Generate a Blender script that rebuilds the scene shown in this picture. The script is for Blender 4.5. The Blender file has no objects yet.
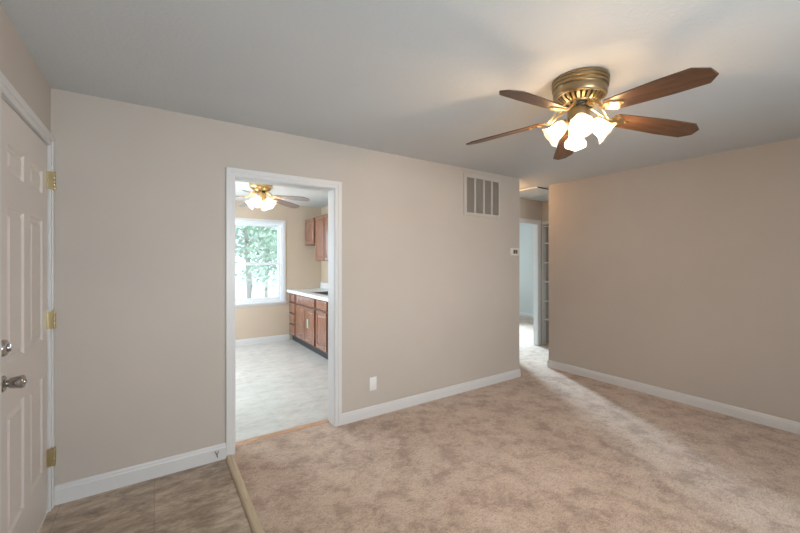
import bpy, bmesh, math, random
from math import sin, cos, pi, radians
from mathutils import Vector, Matrix

scene = bpy.context.scene
COL = scene.collection
random.seed(7)

# ------------------------------------------------------------ camera
CAM_H = 1.422
cam_d = bpy.data.cameras.new('camera')
cam = bpy.data.objects.new('camera', cam_d)
COL.objects.link(cam)
cam.location = (0, 0, CAM_H)
cam.rotation_euler = (pi / 2, 0, -0.59097)
cam_d.sensor_width = 36.0
cam_d.lens = 366.338 / 800 * 36.0
cam_d.shift_y = -5.37 / 800
cam_d.clip_start = 0.05
cam_d.clip_end = 200
scene.camera = cam

# ------------------------------------------------------------ world, daylight, exposure
SKY = 3.2
world = bpy.data.worlds.new('overcast_sky')
scene.world = world
world.use_nodes = True
wn = world.node_tree
wn.nodes.clear()
w_out = wn.nodes.new('ShaderNodeOutputWorld')
w_bg = wn.nodes.new('ShaderNodeBackground')
w_bg.inputs['Color'].default_value = (0.86, 0.93, 1.0, 1)
w_bg.inputs['Strength'].default_value = SKY
wn.links.new(w_bg.outputs[0], w_out.inputs[0])


def area(name, loc, rot, sx, sy, power, color=(1, 1, 1), portal=False, spread=180):
    d = bpy.data.lights.new(name, 'AREA')
    d.shape = 'RECTANGLE'
    d.size = sx
    d.size_y = sy
    d.energy = power
    d.color = color
    d.spread = radians(spread)
    if portal:
        d.cycles.is_portal = True
    o = bpy.data.objects.new(name, d)
    COL.objects.link(o)
    o.location = loc
    o.rotation_euler = rot
    return o


DAY = (0.80, 0.92, 1.0)
# added living room fill at an unseen rear window: one tilted up, one aimed
area('rear_fill', (0.95, -1.42, 1.35), (radians(124), 0, radians(20)), 1.3, 1.1, 43, DAY, spread=150)
area('rear_fill', (1.1, -1.44, 1.6), Vector((-1.3, -4.3, 0.75)).to_track_quat('Z', 'Y').to_euler(), 1.2, 1.0, 13.5, (0.93, 0.97, 1.0), spread=85)
# added kitchen fill at an unseen side opening on the left, facing +X
area('kitchen_fill', (-0.44, 5.1, 1.45), (pi / 2, 0, -pi / 2), 1.4, 1.2, 66, (0.74, 0.88, 1.0))
# bedroom window daylight, facing -Y
area('bedroom_daylight', (6.55, 7.02, 1.6), Vector((1.75, 3.2, 1.6)).to_track_quat('Z', 'Y').to_euler(), 0.45, 0.7, 105, (0.62, 0.85, 1.0), spread=80)
area('bedroom_daylight', (6.55, 7.12, 1.45), (pi / 2, 0, pi), 1.1, 1.3, 11, (0.86, 0.93, 1.0))
area('portal', (1.43, 6.68, 1.42), (pi / 2, 0, pi), 0.95, 1.45, 1, portal=True)

scene.view_settings.view_transform = 'Standard'
scene.view_settings.look = 'None'
scene.view_settings.gamma = 1
scene.view_settings.use_curve_mapping = False
scene.view_settings.exposure = 0.0

# ------------------------------------------------------------ materials
def new_mat(name):
    m = bpy.data.materials.new(name)
    m.use_nodes = True
    nt = m.node_tree
    b = nt.nodes['Principled BSDF']
    return m, nt, b


def coords(nt, scale=(1, 1, 1), rot=(0, 0, 0)):
    g = nt.nodes.new('ShaderNodeTexCoord')
    mp = nt.nodes.new('ShaderNodeMapping')
    mp.inputs['Scale'].default_value = scale
    mp.inputs['Rotation'].default_value = rot
    nt.links.new(g.outputs['Object'], mp.inputs['Vector'])
    return mp.outputs['Vector']


def noise(nt, vec, scale, detail=4, rough=0.5, dist=0.0):
    n = nt.nodes.new('ShaderNodeTexNoise')
    n.inputs['Scale'].default_value = scale
    n.inputs['Detail'].default_value = detail
    n.inputs['Roughness'].default_value = rough
    n.inputs['Distortion'].default_value = dist
    nt.links.new(vec, n.inputs['Vector'])
    return n.outputs[0]


def ramp(nt, fac, stops):
    r = nt.nodes.new('ShaderNodeValToRGB')
    el = r.color_ramp.elements
    while len(el) < len(stops):
        el.new(0.5)
    for e, (p, c) in zip(el, stops):
        e.position = p
        e.color = (c[0], c[1], c[2], 1)
    nt.links.new(fac, r.inputs[0])
    return r.outputs[0]


def mix(nt, fac, a, b, mode='MIX'):
    x = nt.nodes.new('ShaderNodeMix')
    x.data_type = 'RGBA'
    x.blend_type = mode
    if isinstance(fac, float):
        x.inputs[0].default_value = fac
    else:
        nt.links.new(fac, x.inputs[0])
    for i, v in ((6, a), (7, b)):
        if isinstance(v, tuple):
            x.inputs[i].default_value = (v[0], v[1], v[2], 1)
        else:
            nt.links.new(v, x.inputs[i])
    return x.outputs[2]


def bump(nt, b, h, strength, dist=0.01):
    n = nt.nodes.new('ShaderNodeBump')
    n.inputs['Strength'].default_value = strength
    n.inputs['Distance'].default_value = dist
    nt.links.new(h, n.inputs['Height'])
    nt.links.new(n.outputs[0], b.inputs['Normal'])


def paint(name, c, rough=0.6, var=0.03, bscale=220, bst=0.08):
    m, nt, b = new_mat(name)
    v = coords(nt)
    n = noise(nt, v, 1.3, 3)
    lo = tuple(x * (1 - var) for x in c)
    hi = tuple(x * (1 + var) for x in c)
    nt.links.new(ramp(nt, n, [(0.3, lo), (0.7, hi)]), b.inputs['Base Color'])
    b.inputs['Roughness'].default_value = rough
    bump(nt, b, noise(nt, v, bscale, 2), bst, 0.002)
    return m


def plain(name, c, rough=0.5, metal=0.0):
    m, nt, b = new_mat(name)
    v = coords(nt)
    n = noise(nt, v, 30, 2)
    nt.links.new(ramp(nt, n, [(0.3, tuple(x * .96 for x in c)), (0.7, tuple(min(1, x * 1.04) for x in c))]),
                 b.inputs['Base Color'])
    b.inputs['Roughness'].default_value = rough
    b.inputs['Metallic'].default_value = metal
    return m


M = {}
M['wall'] = paint('greige_wall_paint', (0.545, 0.485, 0.43), 0.62)
M['kwall'] = paint('tan_kitchen_paint', (0.60, 0.49, 0.375), 0.6)
M['bwall'] = paint('pale_bedroom_paint', (0.62, 0.64, 0.62), 0.6)
M['ceil'] = paint('textured_ceiling_paint', (0.62, 0.65, 0.67), 0.75, 0.02, 65, 0.8)
M['kceil'] = paint('kitchen_ceiling_paint', (0.72, 0.72, 0.70), 0.75, 0.02, 90, 0.3)
M['trim'] = paint('white_trim_paint', (0.70, 0.69, 0.685), 0.35, 0.01, 40, 0.03)
M['door'] = paint('white_door_paint', (0.68, 0.625, 0.59), 0.42, 0.015, 60, 0.08)
M['vinyl'] = plain('white_window_vinyl', (0.80, 0.83, 0.86), 0.35)
M['plate'] = plain('white_plastic', (0.80, 0.79, 0.77), 0.35)
M['beige_plastic'] = plain('offwhite_plastic', (0.75, 0.72, 0.66), 0.4)
M['dark'] = plain('dark_plastic_and_shade', (0.03, 0.028, 0.025), 0.5)
M['lcd'] = plain('lcd_screen', (0.13, 0.085, 0.06), 0.3)
M['toe'] = plain('black_toe_kick', (0.05, 0.05, 0.055), 0.5)
M['grille'] = paint('grille_paint', (0.55, 0.50, 0.445), 0.45, 0.02, 50, 0.03)
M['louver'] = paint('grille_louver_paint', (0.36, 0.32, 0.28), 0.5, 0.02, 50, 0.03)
M['duct'] = plain('duct_dark', (0.16, 0.14, 0.12), 0.8)
M['aged'] = plain('aged_hinge_brass', (0.52, 0.42, 0.24), 0.3, 1.0)
M['brass'] = plain('bright_brass', (0.74, 0.56, 0.30), 0.28, 1.0)
M['antique'] = plain('antique_brass', (0.32, 0.245, 0.145), 0.36, 1.0)
M['nickel'] = plain('satin_nickel', (0.45, 0.43, 0.41), 0.25, 1.0)
M['steel'] = plain('stainless_steel', (0.25, 0.26, 0.28), 0.3, 1.0)
M['counter'] = plain('white_laminate', (0.80, 0.83, 0.84), 0.25)
M['tag'] = plain('mint_paper', (0.32, 0.52, 0.42), 0.7)
M['bark'] = plain('tree_bark', (0.50, 0.48, 0.46), 0.9)
M['grass'] = paint('pale_driveway', (0.58, 0.62, 0.62), 0.9, 0.15, 30, 0.3)
M['motor_dark'] = plain('motor_dark_metal', (0.04, 0.035, 0.03), 0.5)


def wood(name, c1, c2, rough=0.35, axis=0, sc=9):
    m, nt, b = new_mat(name)
    s = [sc, sc, sc]
    s[axis] = sc * 0.07
    v = coords(nt, tuple(s))
    n = noise(nt, v, 4, 8, 0.65, 1.5)
    n2 = noise(nt, coords(nt), 2, 3)
    c = ramp(nt, n, [(0.30, c1), (0.55, c2), (0.75, tuple(x * 1.25 for x in c2))])
    c = mix(nt, 0.25, c, ramp(nt, n2, [(0.3, c1), (0.7, c2)]))
    nt.links.new(c, b.inputs['Base Color'])
    b.inputs['Roughness'].default_value = rough
    bump(nt, b, n, 0.1, 0.002)
    return m


M['blade'] = wood('walnut_blade_wood', (0.03, 0.015, 0.009), (0.14, 0.07, 0.037), 0.3, 0)
M['kblade'] = wood('greyish_blade_wood', (0.12, 0.09, 0.085), (0.27, 0.21, 0.195), 0.3, 0)
M['cab'] = wood('cherry_cabinet_wood', (0.15, 0.055, 0.032), (0.30, 0.13, 0.078), 0.25, 2, 14)
_cb = M['cab'].node_tree.nodes['Principled BSDF']
_cb.inputs['Coat Weight'].default_value = 0.8
_cb.inputs['Coat Roughness'].default_value = 0.12
M['cabframe'] = wood('dark_cabinet_frame_wood', (0.05, 0.02, 0.014), (0.11, 0.045, 0.03), 0.35, 2, 14)
M['thresh'] = wood('reddish_threshold_wood', (0.40, 0.19, 0.10), (0.62, 0.40, 0.27), 0.3, 0, 12)
M['strip'] = wood('tan_floor_strip', (0.42, 0.33, 0.22), (0.60, 0.49, 0.35), 0.4, 1, 10)


def carpet():
    m, nt, b = new_mat('beige_pink_carpet')
    v = coords(nt)
    big = noise(nt, v, 1.5, 4, 0.6, 0.2)
    mid = noise(nt, coords(nt, (1, 1, 1), (0, 0, 0.5)), 5.5, 8, 0.72, 0.12)
    fine = noise(nt, v, 125, 3, 0.75)
    c = ramp(nt, mid, [(0.40, (0.37, 0.26, 0.195)), (0.49, (0.57, 0.43, 0.335)), (0.58, (0.68, 0.54, 0.43))])
    c2 = ramp(nt, big, [(0.35, (0.49, 0.345, 0.265)), (0.62, (0.69, 0.53, 0.42))])
    c = mix(nt, 0.35, c, c2)
    f = ramp(nt, fine, [(0.30, (0.62, 0.62, 0.62)), (0.65, (1.12, 1.12, 1.12))])
    c = mix(nt, 0.8, c, f, 'MULTIPLY')
    tuft = noise(nt, coords(nt, (1, 2.2, 1), (0, 0, -0.6)), 34, 6, 0.8, 0.8)
    c = mix(nt, 0.85, c, ramp(nt, tuft, [(0.36, (0.66, 0.62, 0.60)), (0.5, (1.0, 1.0, 1.0)), (0.66, (1.12, 1.12, 1.12))]), 'MULTIPLY')
    nt.links.new(c, b.inputs['Base Color'])
    b.inputs['Roughness'].default_value = 1.0
    b.inputs['Specular IOR Level'].default_value = 0.1
    b.inputs['Sheen Weight'].default_value = 0.25
    bump(nt, b, fine, 0.7, 0.006)
    return m


M['carpet'] = carpet()


def stone(name, cs, tile, rough, grout, seam=0.35, rot=0.35, bst=0.1):
    m, nt, b = new_mat(name)
    v = coords(nt, (1, 1, 1))
    vs = coords(nt, (1.0, 2.2, 1), (0, 0, rot))
    n = noise(nt, vs, 5.5, 14, 0.8, 0.35)
    n2 = noise(nt, v, 1.4, 4, 0.5)
    c = ramp(nt, n, [(0.36, cs[0]), (0.49, cs[1]), (0.62, cs[2])])
    c = mix(nt, 0.3, c, ramp(nt, n2, [(0.3, cs[0]), (0.7, cs[2])]))
    br = nt.nodes.new('ShaderNodeTexBrick')
    br.offset = 0.0
    br.inputs['Scale'].default_value = 1.0
    br.inputs['Brick Width'].default_value = tile
    br.inputs['Row Height'].default_value = tile
    br.inputs['Mortar Size'].default_value = 0.0022
    br.inputs['Mortar Smooth'].default_value = 0.3
    br.inputs['Color1'].default_value = (1, 1, 1, 1)
    br.inputs['Color2'].default_value = (0.86, 0.86, 0.86, 1)
    br.inputs['Mortar'].default_value = (grout, grout, grout, 1)
    nt.links.new(v, br.inputs['Vector'])
    c = mix(nt, seam, c, br.outputs['Color'], 'MULTIPLY')
    nt.links.new(c, b.inputs['Base Color'])
    b.inputs['Roughness'].default_value = rough
    bump(nt, b, n, bst, 0.003)
    return m


M['tile'] = stone('brown_slate_vinyl', ((0.13, 0.085, 0.06), (0.40, 0.305, 0.23), (0.72, 0.59, 0.46)), 0.46, 0.38, 0.6, 0.9)
M['kfloor'] = stone('pale_stone_vinyl', ((0.50, 0.49, 0.465), (0.65, 0.645, 0.62), (0.74, 0.74, 0.72)), 0.46, 0.26, 0.75, 0.5, 0.3, 0.05)


def glass_pane():
    m = bpy.data.materials.new('window_glass')
    m.use_nodes = True
    nt = m.node_tree
    nt.nodes.clear()
    o = nt.nodes.new('ShaderNodeOutputMaterial')
    t = nt.nodes.new('ShaderNodeBsdfTransparent')
    t.inputs[0].default_value = (0.95, 0.98, 0.98, 1)
    g = nt.nodes.new('ShaderNodeBsdfGlossy')
    g.inputs['Roughness'].default_value = 0.02
    mx = nt.nodes.new('ShaderNodeMixShader')
    mx.inputs[0].default_value = 0.06
    nt.links.new(t.outputs[0], mx.inputs[1])
    nt.links.new(g.outputs[0], mx.inputs[2])
    nt.links.new(mx.outputs[0], o.inputs[0])
    return m


M['glass'] = glass_pane()


def frosted(name, emit, col=(1.0, 0.86, 0.66)):
    m = bpy.data.materials.new(name)
    m.use_nodes = True
    nt = m.node_tree
    nt.nodes.clear()
    o = nt.nodes.new('ShaderNodeOutputMaterial')
    t = nt.nodes.new('ShaderNodeBsdfTransparent')
    t.inputs[0].default_value = (1, 0.95, 0.88, 1)
    d = nt.nodes.new('ShaderNodeBsdfTranslucent')
    d.inputs[0].default_value = (0.9, 0.88, 0.84, 1)
    e = nt.nodes.new('ShaderNodeEmission')
    e.inputs[0].default_value = (col[0], col[1], col[2], 1)
    e.inputs[1].default_value = emit
    m1 = nt.nodes.new('ShaderNodeMixShader')
    m1.inputs[0].default_value = 0.55
    nt.links.new(t.outputs[0], m1.inputs[1])
    nt.links.new(d.outputs[0], m1.inputs[2])
    a = nt.nodes.new('ShaderNodeAddShader')
    nt.links.new(m1.outputs[0], a.inputs[0])
    nt.links.new(e.outputs[0], a.inputs[1])
    nt.links.new(a.outputs[0], o.inputs[0])
    return m


M['shade'] = frosted('lit_frosted_glass', 0.32)
M['kshade'] = frosted('lit_kitchen_glass', 0.5, (1.0, 0.93, 0.82))


def emissive(name, c, s):
    m, nt, b = new_mat(name)
    b.inputs['Base Color'].default_value = (c[0], c[1], c[2], 1)
    b.inputs['Emission Color'].default_value = (c[0], c[1], c[2], 1)
    b.inputs['Emission Strength'].default_value = s
    return m


M['bulb'] = emissive('glowing_bulb', (1.0, 0.82, 0.55), 6)


def leafmat(name, c1, c2):
    m, nt, b = new_mat(name)
    v = coords(nt)
    nt.links.new(ramp(nt, noise(nt, v, 3, 3), [(0.35, c1), (0.65, c2)]), b.inputs['Base Color'])
    b.inputs['Roughness'].default_value = 0.6
    return m


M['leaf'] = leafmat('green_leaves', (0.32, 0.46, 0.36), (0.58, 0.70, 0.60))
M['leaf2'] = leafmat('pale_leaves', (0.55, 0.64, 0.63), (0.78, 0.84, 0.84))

# ------------------------------------------------------------ mesh helpers
def box(bm, x0, x1, y0, y1, z0, z1, bev=0.0):
    vs = [bm.verts.new((x, y, z)) for x in (x0, x1) for y in (y0, y1) for z in (z0, z1)]
    q = [(0, 1, 3, 2), (4, 6, 7, 5), (0, 4, 5, 1), (2, 3, 7, 6), (0, 2, 6, 4), (1, 5, 7, 3)]
    fs = [bm.faces.new([vs[i] for i in f]) for f in q]
    if bev > 0:
        es = list({e for f in fs for e in f.edges})
        bmesh.ops.bevel(bm, geom=es, offset=bev, segments=2, affect='EDGES', profile=0.5)
    return fs


def lathe(bm, prof, seg=32, mat=None, cap=True):
    """prof: list of (r, z); revolve about z, then transform by mat"""
    rings = []
    for r, z in prof:
        ring = []
        for i in range(seg):
            a = 2 * pi * i / seg
            p = Vector((r * cos(a), r * sin(a), z))
            if mat:
                p = mat @ p
            ring.append(bm.verts.new(p))
        rings.append(ring)
    for a, b in zip(rings, rings[1:]):
        for i in range(seg):
            j = (i + 1) % seg
            bm.faces.new((a[i], a[j], b[j], b[i]))
    if cap:
        bm.faces.new(rings[0][::-1])
        bm.faces.new(rings[-1])


def tube(bm, pts, radii, seg=10):
    pts = [Vector(p) for p in pts]
    if not isinstance(radii, (list, tuple)):
        radii = [radii] * len(pts)
    rings = []
    up = Vector((0, 0, 1))
    for i, p in enumerate(pts):
        t = (pts[min(i + 1, len(pts) - 1)] - pts[max(i - 1, 0)]).normalized()
        u = t.cross(up)
        if u.length < 1e-3:
            u = t.cross(Vector((1, 0, 0)))
        u.normalize()
        w = u.cross(t).normalized()
        rings.append([bm.verts.new(p + radii[i] * (cos(2 * pi * k / seg) * u + sin(2 * pi * k / seg) * w))
                      for k in range(seg)])
    for a, b in zip(rings, rings[1:]):
        for i in range(seg):
            j = (i + 1) % seg
            bm.faces.new((a[i], a[j], b[j], b[i]))
    bm.faces.new(rings[0][::-1])
    bm.faces.new(rings[-1])


def extrude_poly(bm, pts, vec, mat=None):
    """closed polygon pts (3d) extruded by vec"""
    vec = Vector(vec)
    a = [Vector(p) for p in pts]
    b = [p + vec for p in a]
    if mat:
        a = [mat @ p for p in a]
        b = [mat @ p for p in b]
    va = [bm.verts.new(p) for p in a]
    vb = [bm.verts.new(p) for p in b]
    n = len(va)
    bm.faces.new(va[::-1])
    bm.faces.new(vb)
    for i in range(n):
        j = (i + 1) % n
        bm.faces.new((va[i], va[j], vb[j], vb[i]))


def obj(name, bm, mat, parent=None, smooth=False, loc=None):
    bmesh.ops.recalc_face_normals(bm, faces=bm.faces[:])
    me = bpy.data.meshes.new(name)
    bm.to_mesh(me)
    bm.free()
    if smooth:
        for p in me.polygons:
            p.use_smooth = True
        try:
            me.set_sharp_from_angle(angle=radians(35))
        except Exception:
            pass
    for m in (mat if isinstance(mat, (list, tuple)) else [mat]):
        me.materials.append(m)
    o = bpy.data.objects.new(name, me)
    COL.objects.link(o)
    if parent:
        o.parent = parent
    if loc:
        o.location = loc
    return o


def empty(name, loc, rot=(0, 0, 0)):
    o = bpy.data.objects.new(name, None)
    COL.objects.link(o)
    o.empty_display_size = 0.1
    o.location = loc
    o.rotation_euler = rot
    return o


def tag(o, label, cat, group=None):
    o['label'] = label
    o['category'] = cat
    if group:
        o['group'] = group
    return o


def struct(o):
    o['kind'] = 'structure'
    return o


def B():
    return bmesh.new()


def sbox(name, mat, *boxes):
    bm = B()
    for b in boxes:
        box(bm, *b)
    return struct(obj(name, bm, mat))


# ------------------------------------------------------------ dimensions
YB, YB2 = 2.93, 3.06           # wall with the kitchen doorway (front face, rear face)
XA = -0.505                    # left wall with the entry door
XC = 4.405                     # right wall
YCE = 2.978                    # end of the right wall, where the hall starts
XBE = 3.74                     # end of the doorway wall
YR = -1.5                      # wall behind the camera
YH, YH2 = 3.84, 3.91           # back wall of the hall
YK = 6.64                      # kitchen window wall
XK = 2.647                     # kitchen right wall
H = 2.44
T = 0.12
DX0, DX1, DZ = 0.495, 1.288, 2.046     # kitchen opening
FT = -0.014                    # entry tile level
FK = -0.006                    # kitchen floor level

# ------------------------------------------------------------ floor and ceiling
sbox('floor_living', M['carpet'], (0.455, XC, YR, YB, -0.1, 0.0), (DX0, DX1, YB, 3.045, -0.1, 0.0),
     (XBE, XC, YB, YH, -0.1, 0), (XC, 6.16, YCE, YH, -0.1, 0))
sbox('floor_bedroom', M['carpet'], (XBE, 7.88, YH, 7.2, -0.1, 0.0))
sbox('floor_entry', M['tile'], (XA, 0.455, YR, YB, -0.1, FT))
sbox('floor_kitchen', M['kfloor'], (XA, XK, YB2 + .04, YK, -0.1, FK), (DX0, DX1, 3.045, YB2 + .04, -0.1, FK))
sbox('ceiling', M['ceil'], (XA - T, XC + T, YR - T, YB2, H, H + 0.1), (XBE - T, 6.16, YB2, YH, H, H + 0.1),)
sbox('ceiling_kitchen', M['kceil'], (XA - T, XK + T, YB2, YK + T, H, H + 0.1))
sbox('ceiling_bedroom', M['kceil'], (XBE - T, 8.0, YH, 7.32, H, H + 0.1))

# ------------------------------------------------------------ walls
DY0, DY1, DT = 2.045, 2.862, 2.085      # entry door opening on the left wall
sbox('wall_left', M['wall'], (XA - T, XA, YR - T, DY0, -0.1, H), (XA - T, XA, DY1, YB, -0.1, H),
     (XA - T, XA, DY0, DY1, DT, H), (XA - T, XA, DY0, DY1, -0.1, FT))
sbox('wall_far', M['wall'], (XA - T, DX0, YB, YB2 - .01, -0.1, H), (DX1, XBE, YB, YB2 - .01, -0.1, H), (DX0, DX1, YB, YB2 - .01, DZ, H),
     (XBE - T, XBE, YB2 - .01, YH, -0.1, H))
sbox('wall_right', M['wall'], (XC, XC + T, YR - T, YCE, -0.1, H), (XC + T, 6.16, YCE - T, YCE, -0.1, H))
# wall behind the camera with two unseen window openings added for daylight
WB = ((0.2, 2.0), (2.6, 4.0))
sbox('wall_rear', M['wall'], (XA, 0.2, YR - T, YR, -.1, H), (2.0, 2.6, YR - T, YR, -.1, H), (4.0, XC, YR - T, YR, -.1, H),
     (0.2, 2.0, YR - T, YR, -.1, 0.75), (2.6, 4.0, YR - T, YR, -.1, 0.75),
     (0.2, 2.0, YR - T, YR, 2.15, H), (2.6, 4.0, YR - T, YR, 2.15, H))
# hall back wall: bedroom doorway and linen closet opening
BX0, BX1 = 4.56, 5.375
LXW = 5.50                     # hall end wall with the linen closet opening
LY0, LY1 = 3.08, 3.828
sbox('wall_hall', M['wall'], (XBE, BX0, YH, YH2, -.1, H), (BX1, 6.16, YH, YH2, -.1, H),
     (BX0, BX1, YH, YH2, 2.045, H))
sbox('wall_hall_end', M['wall'], (LXW, LXW + .08, YCE, LY0, 0, H), (LXW, LXW + .08, LY1, YH, 0, H), (LXW, LXW + .08, LY0, LY1, 2.045, H))
sbox('wall_closet', M['bwall'], (6.04, 6.16, YCE, YH, 0, H))
# kitchen
KWX0, KWX1, KWZ0, KWZ1 = 0.94, 1.925, 0.70, 2.11
sbox('wall_kitchen_window', M['kwall'], (XA - T, KWX0, YK, YK + T, -.1, H), (KWX1, XK + T, YK, YK + T, -.1, H),
     (KWX0, KWX1, YK, YK + T, -.1, KWZ0), (KWX0, KWX1, YK, YK + T, KWZ1, H))
sbox('wall_kitchen_right', M['kwall'], (XK, XK + T, YB2, YK, -.1, H))
sbox('wall_kitchen_left', M['kwall'], (XA - T, XA, YB2, 4.3, -.1, H), (XA - T, XA, 5.9, YK, -.1, H),
     (XA - T, XA, 4.3, 5.9, -.1, 0.8), (XA - T, XA, 4.3, 5.9, 2.1, H))
sbox('wall_kitchen_near', M['kwall'], (XA, DX0, YB2 - .01, YB2, 0, H), (DX1, XK, YB2 - .01, YB2, 0, H), (DX0, DX1, YB2 - .01, YB2, DZ, H))
# bedroom
sbox('wall_bedroom_right', M['bwall'], (7.88, 8.0, YH, 7.2, -.1, H))
sbox('wall_bedroom_left', M['bwall'], (XBE - T, XBE, YH, 7.2, -.1, H))
sbox('wall_bedroom_far', M['bwall'], (XBE, 5.95, 7.2, 7.32, -.1, H), (7.15, 7.88, 7.2, 7.32, -.1, H),
     (5.95, 7.15, 7.2, 7.32, -.1, 0.75), (5.95, 7.15, 7.2, 7.32, 2.15, H))
sbox('wall_bedroom_near', M['bwall'], (XBE, BX0, YH2, YH2 + .01, 0, H), (BX0, BX1, YH2, YH2 + .01, 2.045, H), (BX1, 7.88, YH2, YH2 + .01, 0, H))

# ------------------------------------------------------------ baseboards
def baseboard(name, p0, p1, nrm, z0=0.0, h=0.096, t=0.014, mat='trim'):
    """run from p0 to p1 along the wall, nrm = direction into the room"""
    p0, p1, nrm = Vector((*p0, 0)), Vector((*p1, 0)), Vector((*nrm, 0))
    hh = h
    prof = [(0, z0), (t, z0), (t, hh - .028), (t * .72, hh - .020), (t * .72, hh - .012), (t * .35, hh - .003), (0.0, hh)]
    bm = B()
    pts = [p0 + nrm * a + Vector((0, 0, z)) for a, z in prof]
    extrude_poly(bm, pts, p1 - p0)
    return struct(obj(name, bm, M[mat]))


baseboard('baseboard_far_left', (XA + .018, YB), (0.435, YB), (0, -1), FT, 0.098)
baseboard('baseboard_far_right', (1.349, YB), (XBE + .008, YB), (0, -1))
baseboard('baseboard_right', (XC, YR), (XC, YCE + .012), (-1, 0))
baseboard('baseboard_left', (XA, YR), (XA, DY0 - .065), (1, 0), FT, 0.098)
baseboard('baseboard_kitchen_far', (XA, YK), (2.04, YK), (0, -1), FK, 0.10)
baseboard('baseboard_bedroom_right', (7.88, YH2 + .01), (7.88, 7.2), (-1, 0))
baseboard('baseboard_hall', (XBE, YH), (BX0 - .075, YH), (0, -1))
baseboard('baseboard_hall_near', (XC + .0, YCE), (LXW, YCE), (0, 1))

# ------------------------------------------------------------ casings
def casing_rect(name, a0, a1, top, w, plane, axis, sgn, z0=0.0, t=0.018, jamb=None, wr=None):
    """door casing around opening a0..a1 along axis ('x' wall faces sgn*y, 'y' wall faces sgn*x)"""
    bm = B()

    def bx(u0, u1, n0, n1, z0_, z1_, bev=0.0):
        lo, hi = sorted((plane + sgn * n0, plane + sgn * n1))
        if axis == 'x':
            box(bm, u0, u1, lo, hi, z0_, z1_, bev)
        else:
            box(bm, lo, hi, u0, u1, z0_, z1_, bev)
    wr = w if wr is None else wr
    for th, e in ((t * .7, 0.0), (t, None)):
        if e is None:      # raised outer band
            bx(a0 - w, a0 - w * .45, 0, th, z0, top + w, .003)
            bx(a1 + wr * .45, a1 + wr, 0, th, z0, top + w, .003)
            bx(a0 - w, a1 + wr, 0, th - .0004, top + w * .45, top + w, .003)
        else:
            bx(a0 - w + .002, a0, 0, th, z0, top + w - .002, .002)
            bx(a1, a1 + wr - .002, 0, th, z0, top + w - .002, .002)
            bx(a0 - w + .002, a1 + wr - .002, 0, th - .0003, top, top + w - .002, .002)
    if jamb:
        d = jamb
        bx(a0 - .001, a0 + .004, -d, .0, z0, top + .001)
        bx(a1 - .004, a1 + .001, -d, .0, z0, top + .001)
        bx(a0, a1, -d, .0, top - .004, top + .001)
    return struct(obj(name, bm, M['trim']))


casing_rect('trim_1', DX0, DX1, DZ, 0.061, YB, 'x', -1, 0.0, .018, jamb=YB2 - YB)
casing_rect('trim_2', DX0, DX1, DZ, 0.061, YB2, 'x', 1, FK)
casing_rect('trim_3', DY0, DY1, DT, 0.066, XA, 'y', 1, FT, .018, jamb=.11)
casing_rect('trim_4', BX0, BX1, 2.045, 0.07, YH, 'x', -1, 0.0, .016, jamb=YH2 - YH + .01)
casing_rect('trim_5', LY0, LY1, 2.045, 0.05, LXW, 'y', -1, 0.0, .012, jamb=.08, wr=.011)

# reddish wood threshold in the kitchen doorway
bm = B()
extrude_poly(bm, [(DX0 + .005, 3.034, -.002), (DX0 + .005, 3.040, .010), (DX0 + .005, 3.060, .016), (DX0 + .005, 3.080, .014), (DX0 + .005, 3.100, FK)],
             (DX1 - DX0 - .010, 0, 0))
struct(obj('trim_6', bm, M['thresh']))
# tan strip between carpet and entry tile
bm = B()
ys0, ys1 = YR + .01, YB - .020
extrude_poly(bm, [(.430, ys0, FT), (.432, ys0, -.002), (.441, ys0, .008), (.455, ys0, .011), (.469, ys0, .008), (.480, ys0, 0.0), (.480, ys0, FT)], (0, ys1 - ys0, 0))
struct(obj('trim_7', bm, M['strip']))

# ------------------------------------------------------------ entry door
def raised_panel(bm, u0, u1, z0, z1, face, place, depth=.008, m=.018, m2=.030, hgt=.006):
    """moulded panel: sunk groove then raised field; place(u, n, z) -> point"""
    loops = [(0, 0), (m * .5, -depth), (m, -depth), (m2, -depth + hgt)]
    rings = []
    for e, n in loops:
        rings.append([bm.verts.new(place(u, face + n, z)) for u, z in
                      ((u0 + e, z0 + e), (u1 - e, z0 + e), (u1 - e, z1 - e), (u0 + e, z1 - e))])
    for a, b in zip(rings, rings[1:]):
        for i in range(4):
            j = (i + 1) % 4
            bm.faces.new((a[i], a[j], b[j], b[i]))
    bm.faces.new(rings[-1])


def panelled_slab(bm, u0, u1, z0, z1, thick, cols, rows, place, **kw):
    """slab with a front face at n=0 pierced by moulded panels (cols x rows), back at n=-thick"""
    us = sorted({u0, u1, *[c for p in cols for c in p]})
    zs = sorted({z0, z1, *[c for p in rows for c in p]})
    for i in range(len(us) - 1):
        for j in range(len(zs) - 1):
            a, b, c, d = us[i], us[i + 1], zs[j], zs[j + 1]
            if (a, b) in cols and (c, d) in rows:
                raised_panel(bm, a, b, c, d, 0, place, **kw)
            else:
                bm.faces.new([bm.verts.new(place(u, 0, z)) for u, z in ((a, c), (b, c), (b, d), (a, d))])
    f = [place(u, 0, z) for u, z in ((u0, z0), (u1, z0), (u1, z1), (u0, z1))]
    k = [place(u, -thick, z) for u, z in ((u0, z0), (u1, z0), (u1, z1), (u0, z1))]
    fv = [bm.verts.new(p) for p in f]
    kv = [bm.verts.new(p) for p in k]
    bm.faces.new(kv[::-1])
    for i in range(4):
        j = (i + 1) % 4
        bm.faces.new((fv[i], kv[i], kv[j], fv[j]))
    bmesh.ops.remove_doubles(bm, verts=bm.verts[:], dist=1e-5)


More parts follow.
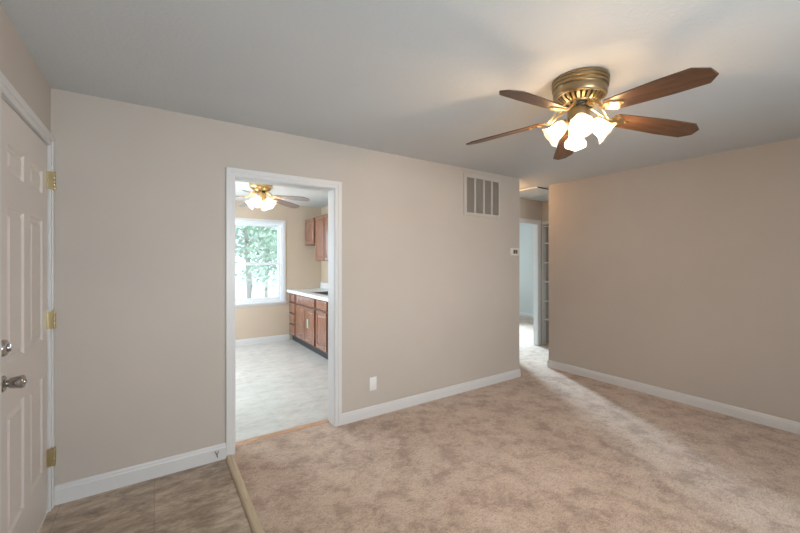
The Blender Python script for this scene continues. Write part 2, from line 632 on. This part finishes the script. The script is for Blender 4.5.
dx = XA - .002
bm = B()
panelled_slab(bm, DY0 + .007, DY1 - .007, FT + .02, DT - .008, .044,
              [(2.175, 2.412), (2.515, 2.752)], [(0.262, 0.786), (0.99, 1.645), (1.79, 1.915)],
              lambda u, n, z: (dx + n, u, z), depth=.010, m=.020, m2=.038, hgt=.008)
door = struct(obj('door_1', bm, M['door']))
for hz in (1.884, 1.085, 0.299):
    bm = B()
    hy = DY1 - .006
    box(bm, dx - .0, dx + .0035, hy - .018, hy - .004, hz - .05, hz + .05)
    box(bm, dx + .012, dx + .0215, hy - .004, hy + .012, hz - .05, hz + .05)
    box(bm, dx + .002, dx + .028, hy - .006, hy - .002, hz - .05, hz + .05)
    for k in range(5):
        a = hz - .05 + k * .02
        lathe(bm, [(.0065, a + .0008), (.0072, a + .002), (.0072, a + .018), (.0065, a + .0192)], 14,
              Matrix.Translation((dx + .031, hy + .001, 0)))
    lathe(bm, [(.001, hz + .057), (.005, hz + .054), (.005, hz + .049)], 12, Matrix.Translation((dx + .031, hy + .001, 0)))
    lathe(bm, [(.005, hz - .049), (.005, hz - .054), (.001, hz - .057)], 12, Matrix.Translation((dx + .031, hy + .001, 0)))
    obj('hinge', bm, M['aged'], door, smooth=True)
ROTX = Matrix.Rotation(pi / 2, 4, 'Y')     # local z -> +x
KY, KZ = 2.112, 0.928
bm = B()
lathe(bm, [(.004, 0), (.033, 0), (.033, .004), (.029, .008), (.016, .010), (.0125, .014), (.0135, .018), (.0200, .022),
           (.0215, .026), (.0245, .042), (.0265, .056), (.0265, .060), (.023, .064), (.0105, .0645), (.0095, .068), (.003, .068)], 36,
      Matrix.Translation((dx, KY, KZ)) @ ROTX)
knob = obj('door_knob', bm, M['nickel'], door, smooth=True)
bm = B()
box(bm, dx + .068, dx + .071, KY - .002, KY + .002, KZ - .007, KZ + .007, .0008)
obj('turn_button', bm, M['nickel'], knob)
bm = B()
DBZ = 1.072
lathe(bm, [(.004, 0), (.034, 0), (.034, .008), (.031, .013), (.025, .016), (.012, .017), (.010, .024), (.002, .024)], 36,
      Matrix.Translation((dx, KY, DBZ)) @ ROTX)
db = obj('deadbolt', bm, M['nickel'], door, smooth=True)
bm = B()
box(bm, dx + .014, dx + .026, KY - .004, KY + .004, DBZ - .016, DBZ + .016, .003)
obj('thumb_turn', bm, M['nickel'], db, smooth=True)

# ------------------------------------------------------------ windows
def dh_window(name, x0, x1, z0, z1, yin, sgn, mat_frame='vinyl', casing=True, rail=None):
    """double hung window in a wall parallel to X. yin: room-side wall face; sgn=+1 when outside is +Y"""
    root = struct(empty(name, ((x0 + x1) / 2, yin + sgn * .06, z0)))
    L = root.location

    def P(nm, boxes, mat, bev=0.0):
        bm = B()
        for (a, b, c, d, e, f) in boxes:
            y0_, y1_ = sorted((yin + sgn * c, yin + sgn * d))
            box(bm, a - L.x, b - L.x, y0_ - L.y, y1_ - L.y, e - L.z, f - L.z, bev)
        return obj(nm, bm, mat, root)
    mid = rail if rail else (z0 + z1) / 2
    fw = .035
    P('window_frame', [(x0, x0 + fw, .0, .115, z0, z1), (x1 - fw, x1, .0, .115, z0, z1),
                       (x0 + fw, x1 - fw, .0, .115, z1 - fw, z1), (x0 + fw, x1 - fw, .0, .115, z0, z0 + fw)], M[mat_frame])
    sw = .042
    a, b = x0 + fw, x1 - fw
    up = P('sash', [(a, a + sw, .065, .095, mid - .02, z1 - fw), (b - sw, b, .065, .095, mid - .02, z1 - fw),
                    (a + sw, b - sw, .065, .095, z1 - fw - sw, z1 - fw), (a + sw, b - sw, .065, .095, mid - .02, mid + .022)], M[mat_frame])
    lo = P('sash', [(a, a + sw, .030, .062, z0 + fw, mid + .02), (b - sw, b, .030, .062, z0 + fw, mid + .02),
                    (a + sw, b - sw, .030, .062, mid - .022, mid + .02), (a + sw, b - sw, .030, .062, z0 + fw, z0 + fw + sw)], M[mat_frame])
    for s_, yy, e, f in ((up, .080, mid + .022, z1 - fw - sw), (lo, .046, z0 + fw + sw, mid - .022)):
        bm = B()
        y0_, y1_ = sorted((yin + sgn * (yy - .002), yin + sgn * (yy + .002)))
        box(bm, a + sw - L.x, b - sw - L.x, y0_ - L.y, y1_ - L.y, e - L.z, f - L.z)
        obj('pane', bm, M['glass'], s_)
    if casing:
        w = .042
        P('window_casing', [(x0 - w, x0, -.014, 0, z0 - .0, z1 + w), (x1, x1 + w, -.014, 0, z0, z1 + w), (x0, x1, -.014, 0, z1, z1 + w)], M['trim'])
        P('window_sill', [(x0 - w - .02, x1 + w + .02, -.045, .0, z0 - .022, z0), (x0 - w, x1 + w, -.014, 0, z0 - .055, z0 - .022)], M['trim'])
    return root


dh_window('window_1', KWX0, KWX1, KWZ0, KWZ1, YK, 1, rail=1.375)
dh_window('added_rear_window_2', 0.2, 2.0, .75, 2.15, YR, -1)  # unseen rear window, added to light the living room
dh_window('added_rear_window_3', 2.6, 4.0, .75, 2.15, YR, -1)  # second unseen rear window, added for more daylight
dh_window('window_4', 5.95, 7.15, .75, 2.15, 7.2, 1)

# ------------------------------------------------------------ ceiling fans
def fan(loc, tilt, phase, R, mats, name_label, shade_phase, power, lightcol):
    metal, bladem, shadem, ironm = mats
    root = empty('ceiling_fan', loc, tilt)
    tag(root, name_label[0], 'ceiling fan')
    root.scale = (1, 1, 1.12)
    Q = .885
    # all local z measured downward from the ceiling (negative)
    bm = B()
    lathe(bm, [(q * Q, w) for q, w in [(.05, 0.0), (.163, 0.0), (.167, -.006), (.167, -.014), (.162, -.017), (.162, -.020), (.166, -.023), (.166, -.030),
               (.160, -.033), (.160, -.036), (.164, -.040), (.164, -.047), (.155, -.050), (.152, -.054), (.155, -.060),
               (.156, -.084), (.152, -.090), (.10, -.092)]], 56)
    obj('canopy', bm, metal, root, smooth=True)
    # vented bowl with ribs
    bm = B()
    lathe(bm, [(q * Q, w) for q, w in [(.10, -.088), (.138, -.090), (.134, -.095)]], 48, cap=False)
    lathe(bm, [(q * Q, w) for q, w in [(.096, -.118), (.092, -.124), (.086, -.126), (.040, -.126)]], 48, cap=False)
    n = 26
    for i in range(n):
        a = 2 * pi * i / n
        mt = Matrix.Rotation(a, 4, 'Z') @ Matrix.Diagonal((Q, 1, 1, 1))
        hw = .0072
        extrude_poly(bm, [(.134, -hw, -.094), (.120, -hw, -.108), (.095, -hw * .8, -.119), (.090, -hw * .8, -.115), (.112, -hw, -.104), (.126, -hw, -.093)],
                     (0, 2 * hw, 0), mt)
    obj('vented_housing', bm, ironm, root, smooth=True)
    bm = B()
    lathe(bm, [(.02, -.085), (.078, -.088), (.074, -.112), (.070, -.120), (.070, -.142), (.045, -.150)], 32)
    obj('motor', bm, M['motor_dark'], root, smooth=True)
    bm = B()
    lathe(bm, [(.03, -.143), (.056, -.146), (.058, -.150), (.058, -.200), (.054, -.207), (.046, -.211), (.038, -.217), (.020, -.226)], 40)
    hs = obj('switch_housing', bm, metal, root, smooth=True)
    # blades
    for k in range(5):
        a = phase + 2 * pi * k / 5
        rz = Matrix.Rotation(a, 4, 'Z')
        # iron: two curled prongs and a mounting plate
        bm = B()
        for s in (-1, 1):
            pts = []
            for i in range(9):
                t = i / 8
                r = .060 + .135 * t
                z = -.140 - .050 * t + .016 * sin(pi * t * 2)
                y = s * (.008 + .020 * sin(pi * min(1, t * 1.15)) ** 1.0 * (1 if t < .7 else .9))
                pts.append(rz @ Vector((r, y, z)))
            tube(bm, pts, [.0065, .006, .0055, .005, .005, .005, .005, .0055, .006], 8)
        pts = [rz @ Vector((.065 + .16 * t, 0, -.141 - .055 * t - .012 * sin(pi * t))) for t in [i / 7 for i in range(8)]]
        tube(bm, pts, [.009, .0075, .006, .005, .005, .005, .006, .006], 8)
        droop = radians(5.2)
        bt = rz @ Matrix.Translation((.185, 0, -.190)) @ Matrix.Rotation(droop, 4, 'Y') @ Matrix.Rotation(radians(-12), 4, 'X')
        plate = [(-.012, -.018), (.02, -.036), (.05, -.034), (.062, -.018), (.09, -.010), (.098, 0), (.09, .010), (.062, .018), (.05, .034), (.02, .036), (-.012, .018)]
        extrude_poly(bm, [(x, y, -.008) for x, y in plate], (0, 0, .004), bt)
        for (x, y) in ((.03, -.022), (.03, .022), (.08, 0)):
            lathe(bm, [(.001, -.013), (.006, -.011), (.006, -.008)], 10, bt @ Matrix.Translation((x, y, 0)))
        obj('blade_iron', bm, ironm, root, smooth=True)
        bm = B()
        Lb = (R - .185) / cos(droop)
        w0, w1 = .052, .066
        out = [(0.0, -w0 * .7), (.018, -w0), (.10, -w0 - .004), (Lb * .6, -w1), (Lb - .050, -w1), (Lb, -w1 * .38),
               (Lb, w1 * .38), (Lb - .050, w1), (Lb * .6, w1), (.10, w0 + .004), (.018, w0), (0, w0 * .7)]
        extrude_poly(bm, [(x, y, -.003) for x, y in out], (0, 0, .006))
        bmesh.ops.bevel(bm, geom=bm.edges[:], offset=.0012, segments=1, affect='EDGES')
        o = obj('blade', bm, bladem, root)
        o.matrix_local = bt
    # light kit: four arms with tulip shades
    for k in range(4):
        a = shade_phase + 2 * pi * k / 4
        rz = Matrix.Rotation(a, 4, 'Z')
        bm = B()
        pts = [rz @ Vector(p) for p in ((.035, 0, -.200), (.052, 0, -.204), (.062, 0, -.207), (.069, 0, -.212))]
        tube(bm, pts, [.010, .009, .009, .010], 10)
        st = rz @ Matrix.Translation((.064, 0, -.208)) @ Matrix.Rotation(radians(180 - 50), 4, 'Y') @ Matrix.Diagonal((1.1, 1.1, 1.1, 1))
        # local z now points outward and down
        lathe(bm, [(.004, -.008), (.018, -.004), (.021, .004), (.021, .014), (.017, .016)], 20, st)
        obj('lamp_holder', bm, ironm, root, smooth=True)
        bm = B()
        prof = [(.020, .008), (.026, .018), (.032, .034), (.034, .050), (.034, .066), (.037, .080), (.044, .092), (.054, .102)]
        seg = 48
        rings = []
        for r, z in prof:
            f = max(0, (z - .075) / .027)
            ring = []
            for i in range(seg):
                an = 2 * pi * i / seg
                rr = r * (1 + .022 * f * cos(6 * an))
                ring.append(bm.verts.new(st @ Vector((rr * cos(an), rr * sin(an), z + .0018 * f * cos(6 * an)))))
            rings.append(ring)
        for p, q in zip(rings, rings[1:]):
            for i in range(seg):
                j = (i + 1) % seg
                bm.faces.new((p[i], p[j], q[j], q[i]))
        sh = obj('lamp_shade', bm, shadem, root, smooth=True)
        md = sh.modifiers.new('Solidify', 'SOLIDIFY')
        md.thickness = .002
        bm = B()
        lathe(bm, [(.010, .012), (.012, .028), (.020, .044), (.023, .056), (.020, .068), (.011, .076), (.003, .078)], 18, st)
        obj('bulb', bm, M['bulb'], sh, smooth=True)
        ld = bpy.data.lights.new('bulb_light', 'POINT')
        ld.energy = power
        ld.color = lightcol
        ld.shadow_soft_size = .018
        lo = bpy.data.objects.new('bulb_light', ld)
        COL.objects.link(lo)
        lo.parent = root
        lo.location = st @ Vector((0, 0, .088))
    # pull chain
    bm = B()
    for i in range(14):
        lathe(bm, [(.0005, -.226 - i * .006), (.0020, -.228 - i * .006), (.0005, -.2305 - i * .006)], 6, Matrix.Translation((.0, .0, 0)))
    lathe(bm, [(.0015, -.307), (.005, -.313), (.005, -.325), (.001, -.329)], 10, Matrix.Translation((.0, .0, 0)))
    obj('pull_chain', bm, ironm, root, smooth=True)
    return root


WARM = (1.0, 0.66, 0.36)
fan((1.988, 1.146, H), (radians(1.6), radians(1.2), 0), 4.461, .674, (M['antique'], M['blade'], M['shade'], M['brass']),
    ('antique brass ceiling fan with dark walnut blades and glowing tulip shades above the carpet',),
    radians(-54), 9.2, WARM)
fan((1.12, 4.81, H), (0, 0, 0), -0.77, .645, (M['brass'], M['kblade'], M['kshade'], M['brass']),
    ('bright brass ceiling fan with greyish blades and lit shades seen through the kitchen doorway',),
    radians(-34), 5.0, (1.0, 0.78, 0.52))

# ------------------------------------------------------------ return air grille
root = tag(empty('air_vent', (3.08, YB, 1.922)), 'large painted return air grille high on the wall near the ceiling', 'air vent')
L = root.location
gx0, gx1, gz0, gz1 = 2.798, 3.37, 1.922, 2.385
bars = [(2.838, 2.955), (2.980, 3.094), (3.118, 3.226), (3.250, 3.352)]
bm = B()


def vb(bm, x0, x1, y0, y1, z0, z1, bev=0.0):
    box(bm, x0 - L.x, x1 - L.x, y0 - L.y, y1 - L.y, z0 - L.z, z1 - L.z, bev)


vb(bm, gx0, bars[0][0], YB - .014, YB, gz0, gz1, .003)
vb(bm, bars[3][1], gx1, YB - .014, YB, gz0, gz1, .003)
vb(bm, gx0 + .002, gx1 - .002, YB - .0135, YB, gz0, gz0 + .036, .003)
vb(bm, gx0 + .002, gx1 - .002, YB - .0135, YB, gz1 - .040, gz1, .003)
obj('frame', bm, M['grille'], root)
for i in range(3):
    bm = B()
    vb(bm, bars[i][1], bars[i + 1][0], YB - .012, YB, gz0 + .036, gz1 - .040, .001)
    obj('divider', bm, M['grille'], root)
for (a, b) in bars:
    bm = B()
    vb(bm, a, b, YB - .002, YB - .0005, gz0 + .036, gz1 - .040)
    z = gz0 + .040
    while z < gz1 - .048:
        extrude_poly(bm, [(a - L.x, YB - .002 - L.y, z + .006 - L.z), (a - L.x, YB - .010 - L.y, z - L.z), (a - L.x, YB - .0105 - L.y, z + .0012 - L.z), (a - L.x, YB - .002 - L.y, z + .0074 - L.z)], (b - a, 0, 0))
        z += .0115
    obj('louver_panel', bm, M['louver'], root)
for x in (gx0 + .02, gx1 - .02):
    bm = B()
    lathe(bm, [(.005, 0), (.005, .002), (.001, .003)], 12,
          Matrix.Translation((x - L.x, YB - .014 - L.y, (gz0 + gz1) / 2 - L.z)) @ Matrix.Rotation(pi / 2, 4, 'X'))
    obj('screw', bm, M['grille'], root, smooth=True)

# ------------------------------------------------------------ thermostat
root = tag(empty('thermostat', (3.635, YB, 1.49)), 'small off-white thermostat with dark display at the wall end by the hall', 'thermostat')
bm = B()
box(bm, -.078, .070, -.024, 0, 0, .092, .006)
obj('body', bm, M['beige_plastic'], root, smooth=True)
bm = B()
box(bm, -.038, .036, -.0255, -.023, .022, .068, .001)
sc = obj('display', bm, M['lcd'], root)
bm = B()
box(bm, -.0015, .0015, -.0262, -.0255, .024, .066)
obj('display_divider', bm, M['beige_plastic'], sc)
bm = B()
for x in (.048, .058):
    box(bm, x - .003, x + .003, -.0260, -.023, .030, .036, .0008)
    box(bm, x - .003, x + .003, -.0260, -.023, .052, .058, .0008)
obj('button', bm, M['plate'], root)

# ------------------------------------------------------------ outlet
root = tag(empty('wall_outlet', (1.666, YB, .238)), 'white outlet cover low on the wall right of the kitchen doorway', 'outlet')
bm = B()
box(bm, -.037, .037, -.006, 0, 0, .122, .003)
obj('cover_plate', bm, M['plate'], root, smooth=True)
for z in (.019, .103):
    bm = B()
    lathe(bm, [(.003, 0), (.003, .0008), (.001, .0014)], 12, Matrix.Translation((0, -.006, z)) @ Matrix.Rotation(pi / 2, 4, 'X'))
    obj('screw', bm, M['plate'], root, smooth=True)

# ------------------------------------------------------------ wire stub on the baseboard
root = tag(empty('cable_stub', (0.372, YB - .014, .040)), 'short dark cable stub with split ends poking from the baseboard beside the doorway', 'cable')
bm = B()
tube(bm, [(0, .0, 0), (0, -.010, .001), (.001, -.018, -.004), (.002, -.020, -.018)], .0028, 8)
tube(bm, [(0, -.012, 0), (-.006, -.018, .010), (-.010, -.018, .022), (-.006, -.018, .028)], .0018, 8)
tube(bm, [(0, -.012, 0), (.006, -.018, .009), (.010, -.018, .020), (.007, -.018, .027)], .0018, 8)
obj('wire', bm, M['dark'], root, smooth=True)

# ------------------------------------------------------------ attic hatch in the hall ceiling
root = tag(empty('attic_hatch', (4.335, 3.11, H)), 'attic hatch panel with thin frame in the hall ceiling past the corner', 'attic hatch')
hw_, hd_ = .62, .60
bm = B()
box(bm, 0, hw_, 0, .030, -.016, 0)
box(bm, 0, hw_, hd_ - .030, hd_, -.016, 0)
box(bm, 0, .030, .030, hd_ - .030, -.016, 0)
box(bm, hw_ - .030, hw_, .030, hd_ - .030, -.016, 0)
obj('frame', bm, M['ceil'], root)
bm = B()
box(bm, .036, hw_ - .036, .040, hd_ - .036, -.010, -.002)
obj('hatch_panel', bm, M['ceil'], root)
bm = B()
box(bm, .03, hw_, -.004, -.0003, -.016, -.002)  # dark strip that paints shade onto the hatch frame's near face
obj('near_face_shade', bm, M['dark'], root)

# hall ceiling light, unseen round the corner, added for the warm ceiling glow
root = tag(empty('added_ceiling_light', (3.98, 3.42, H)), 'small round ceiling light, unseen in the hall behind the corner', 'light')
bm = B()
lathe(bm, [(.03, 0), (.10, 0), (.10, -.015), (.085, -.02), (.03, -.02)], 32)
obj('base', bm, M['brass'], root, smooth=True)
bm = B()
lathe(bm, [(.085, -.02), (.088, -.04), (.07, -.07), (.03, -.085), (.004, -.088)], 32)
obj('lamp_shade', bm, M['shade'], root, smooth=True)  # shade of the added, unseen hall light
ld = bpy.data.lights.new('hall_bulb', 'POINT')
ld.energy = 7.0
ld.color = (1.0, 0.58, 0.26)
ld.shadow_soft_size = .05
lo = bpy.data.objects.new('hall_bulb', ld)
COL.objects.link(lo)
lo.parent = root
lo.location = (0, 0, -.14)

# ------------------------------------------------------------ linen closet shelves
ordn = ['topmost', 'second from top', 'third from top', 'fourth from top', 'fifth from top', 'lowest']
for z, nm in zip((2.02, 1.735, 1.405, 1.078, .752, .440), ordn):
    bm = B()
    box(bm, LXW + .012, 6.038, LY0 + .006, LY1 - .006, z - .018, z, .002)
    o = obj('closet_shelf', bm, M['trim'])
    tag(o, nm + ' white shelf in the narrow linen closet at the hall end', 'shelf', 'linen closet shelves')

# ------------------------------------------------------------ kitchen cabinets (run along the right wall)
CX = 2.035      # face frame plane
PX = lambda u, n, z: (CX - .019 - n, u, z)
TOE = .105
CT = .862


def front(name, parent, y0, y1, z0, z1, x, panel=True):
    """overlay door or drawer front facing -X with a sunk frame and raised field"""
    bm = B()
    pl = (lambda X: (lambda u, n, z: (X - n, u, z)))(x - .019)
    m = .045 if panel and (z1 - z0) > .25 else .0
    if m:
        panelled_slab(bm, y0, y1, z0, z1, .019, [(y0 + m, y1 - m)], [(z0 + m, z1 - m)], pl, depth=.009, m=.012, m2=.035, hgt=.007)
    else:
        e = .014
        ring0 = [bm.verts.new(pl(u, -.019, z)) for u, z in ((y0, z0), (y1, z0), (y1, z1), (y0, z1))]
        ring1 = [bm.verts.new(pl(u, -.008, z)) for u, z in ((y0, z0), (y1, z0), (y1, z1), (y0, z1))]
        ring2 = [bm.verts.new(pl(u, 0, z)) for u, z in ((y0 + e, z0 + e), (y1 - e, z0 + e), (y1 - e, z1 - e), (y0 + e, z1 - e))]
        for a, b in ((ring0, ring1), (ring1, ring2)):
            for i in range(4):
                j = (i + 1) % 4
                bm.faces.new((a[i], a[j], b[j], b[i]))
        bm.faces.new(ring2)
        bm.faces.new(ring0[::-1])
    return obj(name, bm, M['cab'], parent)


def base_cab(y0, y1, fronts, label):
    root = tag(empty('base_cabinet', (0, 0, 0)), label, 'cabinet', 'lower kitchen cabinets')
    bm = B()
    box(bm, CX, XK - .002, y0, y1, TOE, CT)
    obj('body', bm, M['cabframe'], root)
    bm = B()
    box(bm, CX + .055, CX + .075, y0, y1, FK, TOE)
    obj('toe_kick', bm, M['toe'], root)
    res = []
    for (nm, a, b, c, d) in fronts:
        res.append(front(nm, root, a, b, c, d, CX))
    return root, res


zs = [.135, .318, .497, .676, .838]
base_cab(6.275, YK - .004, [('drawer', 6.300, 6.585, .130, .300), ('drawer', 6.300, 6.585, .325, .490), ('drawer', 6.300, 6.585, .515, .680), ('drawer', 6.300, 6.585, .705, .845)],
         'narrow cherry wood base cabinet with four drawers, farthest unit beside the window')
r, fr = base_cab(5.325, 6.272, [('drawer_front', 5.350, 6.215, .705, .845), ('door', 5.795, 6.215, .130, .680), ('door', 5.350, 5.770, .130, .680)],
                 'wide cherry wood sink base cabinet with false drawer front over two doors')
bm = B()
box(bm, CX - .0215, CX - .0192, 5.60, 5.66, .36, .50, 0)
tg = obj('paper_tag', bm, M['tag'], fr[2])
tg['label'] = 'mint green paper tag stuck on the door'
base_cab(4.835, 5.322, [('drawer', 4.875, 5.275, .705, .845), ('door', 4.875, 5.275, .130, .680)],
         'cherry wood base cabinet with one drawer above one door, right of the sink cabinet')
root, _ = base_cab(4.20, 4.832, [('drawer', 4.235, 4.79, .705, .845), ('door', 4.235, 4.79, .130, .680)],
         'nearest cherry wood base cabinet in the row, cut off by the doorway jamb')

# worktop
root = tag(empty('countertop', (2.3, 5.4, CT)), 'white laminate kitchen countertop with backsplash running along the right wall', 'countertop')
L = root.location
SX0, SX1, SY0, SY1 = 2.13, 2.52, 5.05, 5.74
bm = B()
for b in ((1.985, SX0, 4.19, YK - .002), (SX1, XK - .001, 4.19, YK - .002), (SX0, SX1, 4.19, SY0), (SX0, SX1, SY1, YK - .002)):
    box(bm, b[0] - L.x, b[1] - L.x, b[2] - L.y, b[3] - L.y, 0.001, .05)
obj('worktop', bm, M['counter'], root)
bm = B()
box(bm, XK - .02 - L.x, XK - .001 - L.x, 4.19 - L.y, YK - .002 - L.y, .0505, .155, .002)
obj('backsplash', bm, M['counter'], root)
# sink
root = tag(empty('kitchen_sink', ((SX0 + SX1) / 2, (SY0 + SY1) / 2, CT + .05)), 'stainless steel sink set into the white kitchen countertop', 'sink')
a, b = (SX1 - SX0) / 2, (SY1 - SY0) / 2
bm = B()
for q in ((-a - .014, -a + .012, -b - .014, b + .014), (a - .012, a + .014, -b - .014, b + .014), (-a + .012, a - .012, -b - .014, -b + .012), (-a + .012, a - .012, b - .012, b + .014)):
    box(bm, q[0], q[1], q[2], q[3], .0005, .006, 0)
obj('rim', bm, M['steel'], root)
bm = B()
c_, d_ = a - .006, b - .006
box(bm, -c_, -c_ + .003, -d_, d_, -.045, .0)
box(bm, c_ - .003, c_, -d_, d_, -.045, .0)
box(bm, -c_, c_, -d_, -d_ + .003, -.045, .0)
box(bm, -c_, c_, d_ - .003, d_, -.045, .0)
box(bm, -c_, c_, -d_, d_, -.048, -.045)
obj('basin', bm, M['steel'], root)

UX = 2.335


def upper_cab(y0, y1, z0, z1, doors, label):
    root = tag(empty('wall_cabinet', (0, 0, 0)), label, 'cabinet', 'upper kitchen cabinets')
    bm = B()
    box(bm, UX, XK - .002, y0, y1, z0, z1)
    obj('body', bm, M['cabframe'], root)
    for (c, d) in doors:
        front('door', root, c, d, z0 + .012, z1 - .012, UX)
    return root


upper_cab(6.095, YK - .004, 1.715, 2.185, [(6.16, 6.60)], "short cherry wall cabinet in the far corner, its bottom higher than its neighbour's")
upper_cab(5.285, 6.090, 1.424, 2.190, [(5.705, 6.075), (5.30, 5.675)], 'tall cherry wall cabinet with two panelled doors next to the short one')

# ------------------------------------------------------------ outdoors beyond the kitchen window
GZ = -1.2
bm = B()
box(bm, -30, 35, -30, 60, GZ - .2, GZ)
struct(obj('ground', bm, M['grass']))


def tree(loc, h, crown_r, nleaf, leafm, label, seed, trunk=.12, low=.35, leaf=.11):
    rnd = random.Random(seed)
    root = tag(empty('tree', loc), label, 'tree', 'trees outside the kitchen window')
    bm = B()
    tube(bm, [(0, 0, 0), (.05, .02, h * .3), (-.06, .05, h * .6), (.02, 0, h * .92)], [trunk, trunk * .8, trunk * .55, trunk * .15], 10)
    tips = []
    for i in range(26):
        z = h * rnd.uniform(low * .7, .9)
        an = rnd.uniform(0, 2 * pi)
        ln = crown_r * rnd.uniform(.5, 1.0)
        e = Vector((cos(an) * ln, sin(an) * ln, z + ln * rnd.uniform(.2, .8)))
        m_ = Vector((cos(an) * ln * .5, sin(an) * ln * .5, z + ln * .15))
        tube(bm, [(0, 0, z), m_, e], [trunk * .32, trunk * .2, trunk * .06], 6)
        tips += [m_, e, (m_ + e) / 2]
    obj('trunk', bm, M['bark'], root, smooth=True)
    bm = B()
    for i in range(nleaf):
        t = rnd.choice(tips)
        p = t + Vector((rnd.gauss(0, .42), rnd.gauss(0, .42), rnd.gauss(0, .38)))
        d = Vector((rnd.gauss(0, 1), rnd.gauss(0, 1), rnd.gauss(0, 1))).normalized()
        u = d.orthogonal().normalized()
        w = d.cross(u)
        s = leaf * rnd.uniform(.6, 1.2)
        bm.faces.new([bm.verts.new(p + u * s), bm.verts.new(p + w * s * .5 - d * s * .15), bm.verts.new(p - u * s), bm.verts.new(p - w * s * .5 - d * s * .15)])
    fo = obj('foliage', bm, leafm, root)
    fo['kind'] = 'stuff'
    return root


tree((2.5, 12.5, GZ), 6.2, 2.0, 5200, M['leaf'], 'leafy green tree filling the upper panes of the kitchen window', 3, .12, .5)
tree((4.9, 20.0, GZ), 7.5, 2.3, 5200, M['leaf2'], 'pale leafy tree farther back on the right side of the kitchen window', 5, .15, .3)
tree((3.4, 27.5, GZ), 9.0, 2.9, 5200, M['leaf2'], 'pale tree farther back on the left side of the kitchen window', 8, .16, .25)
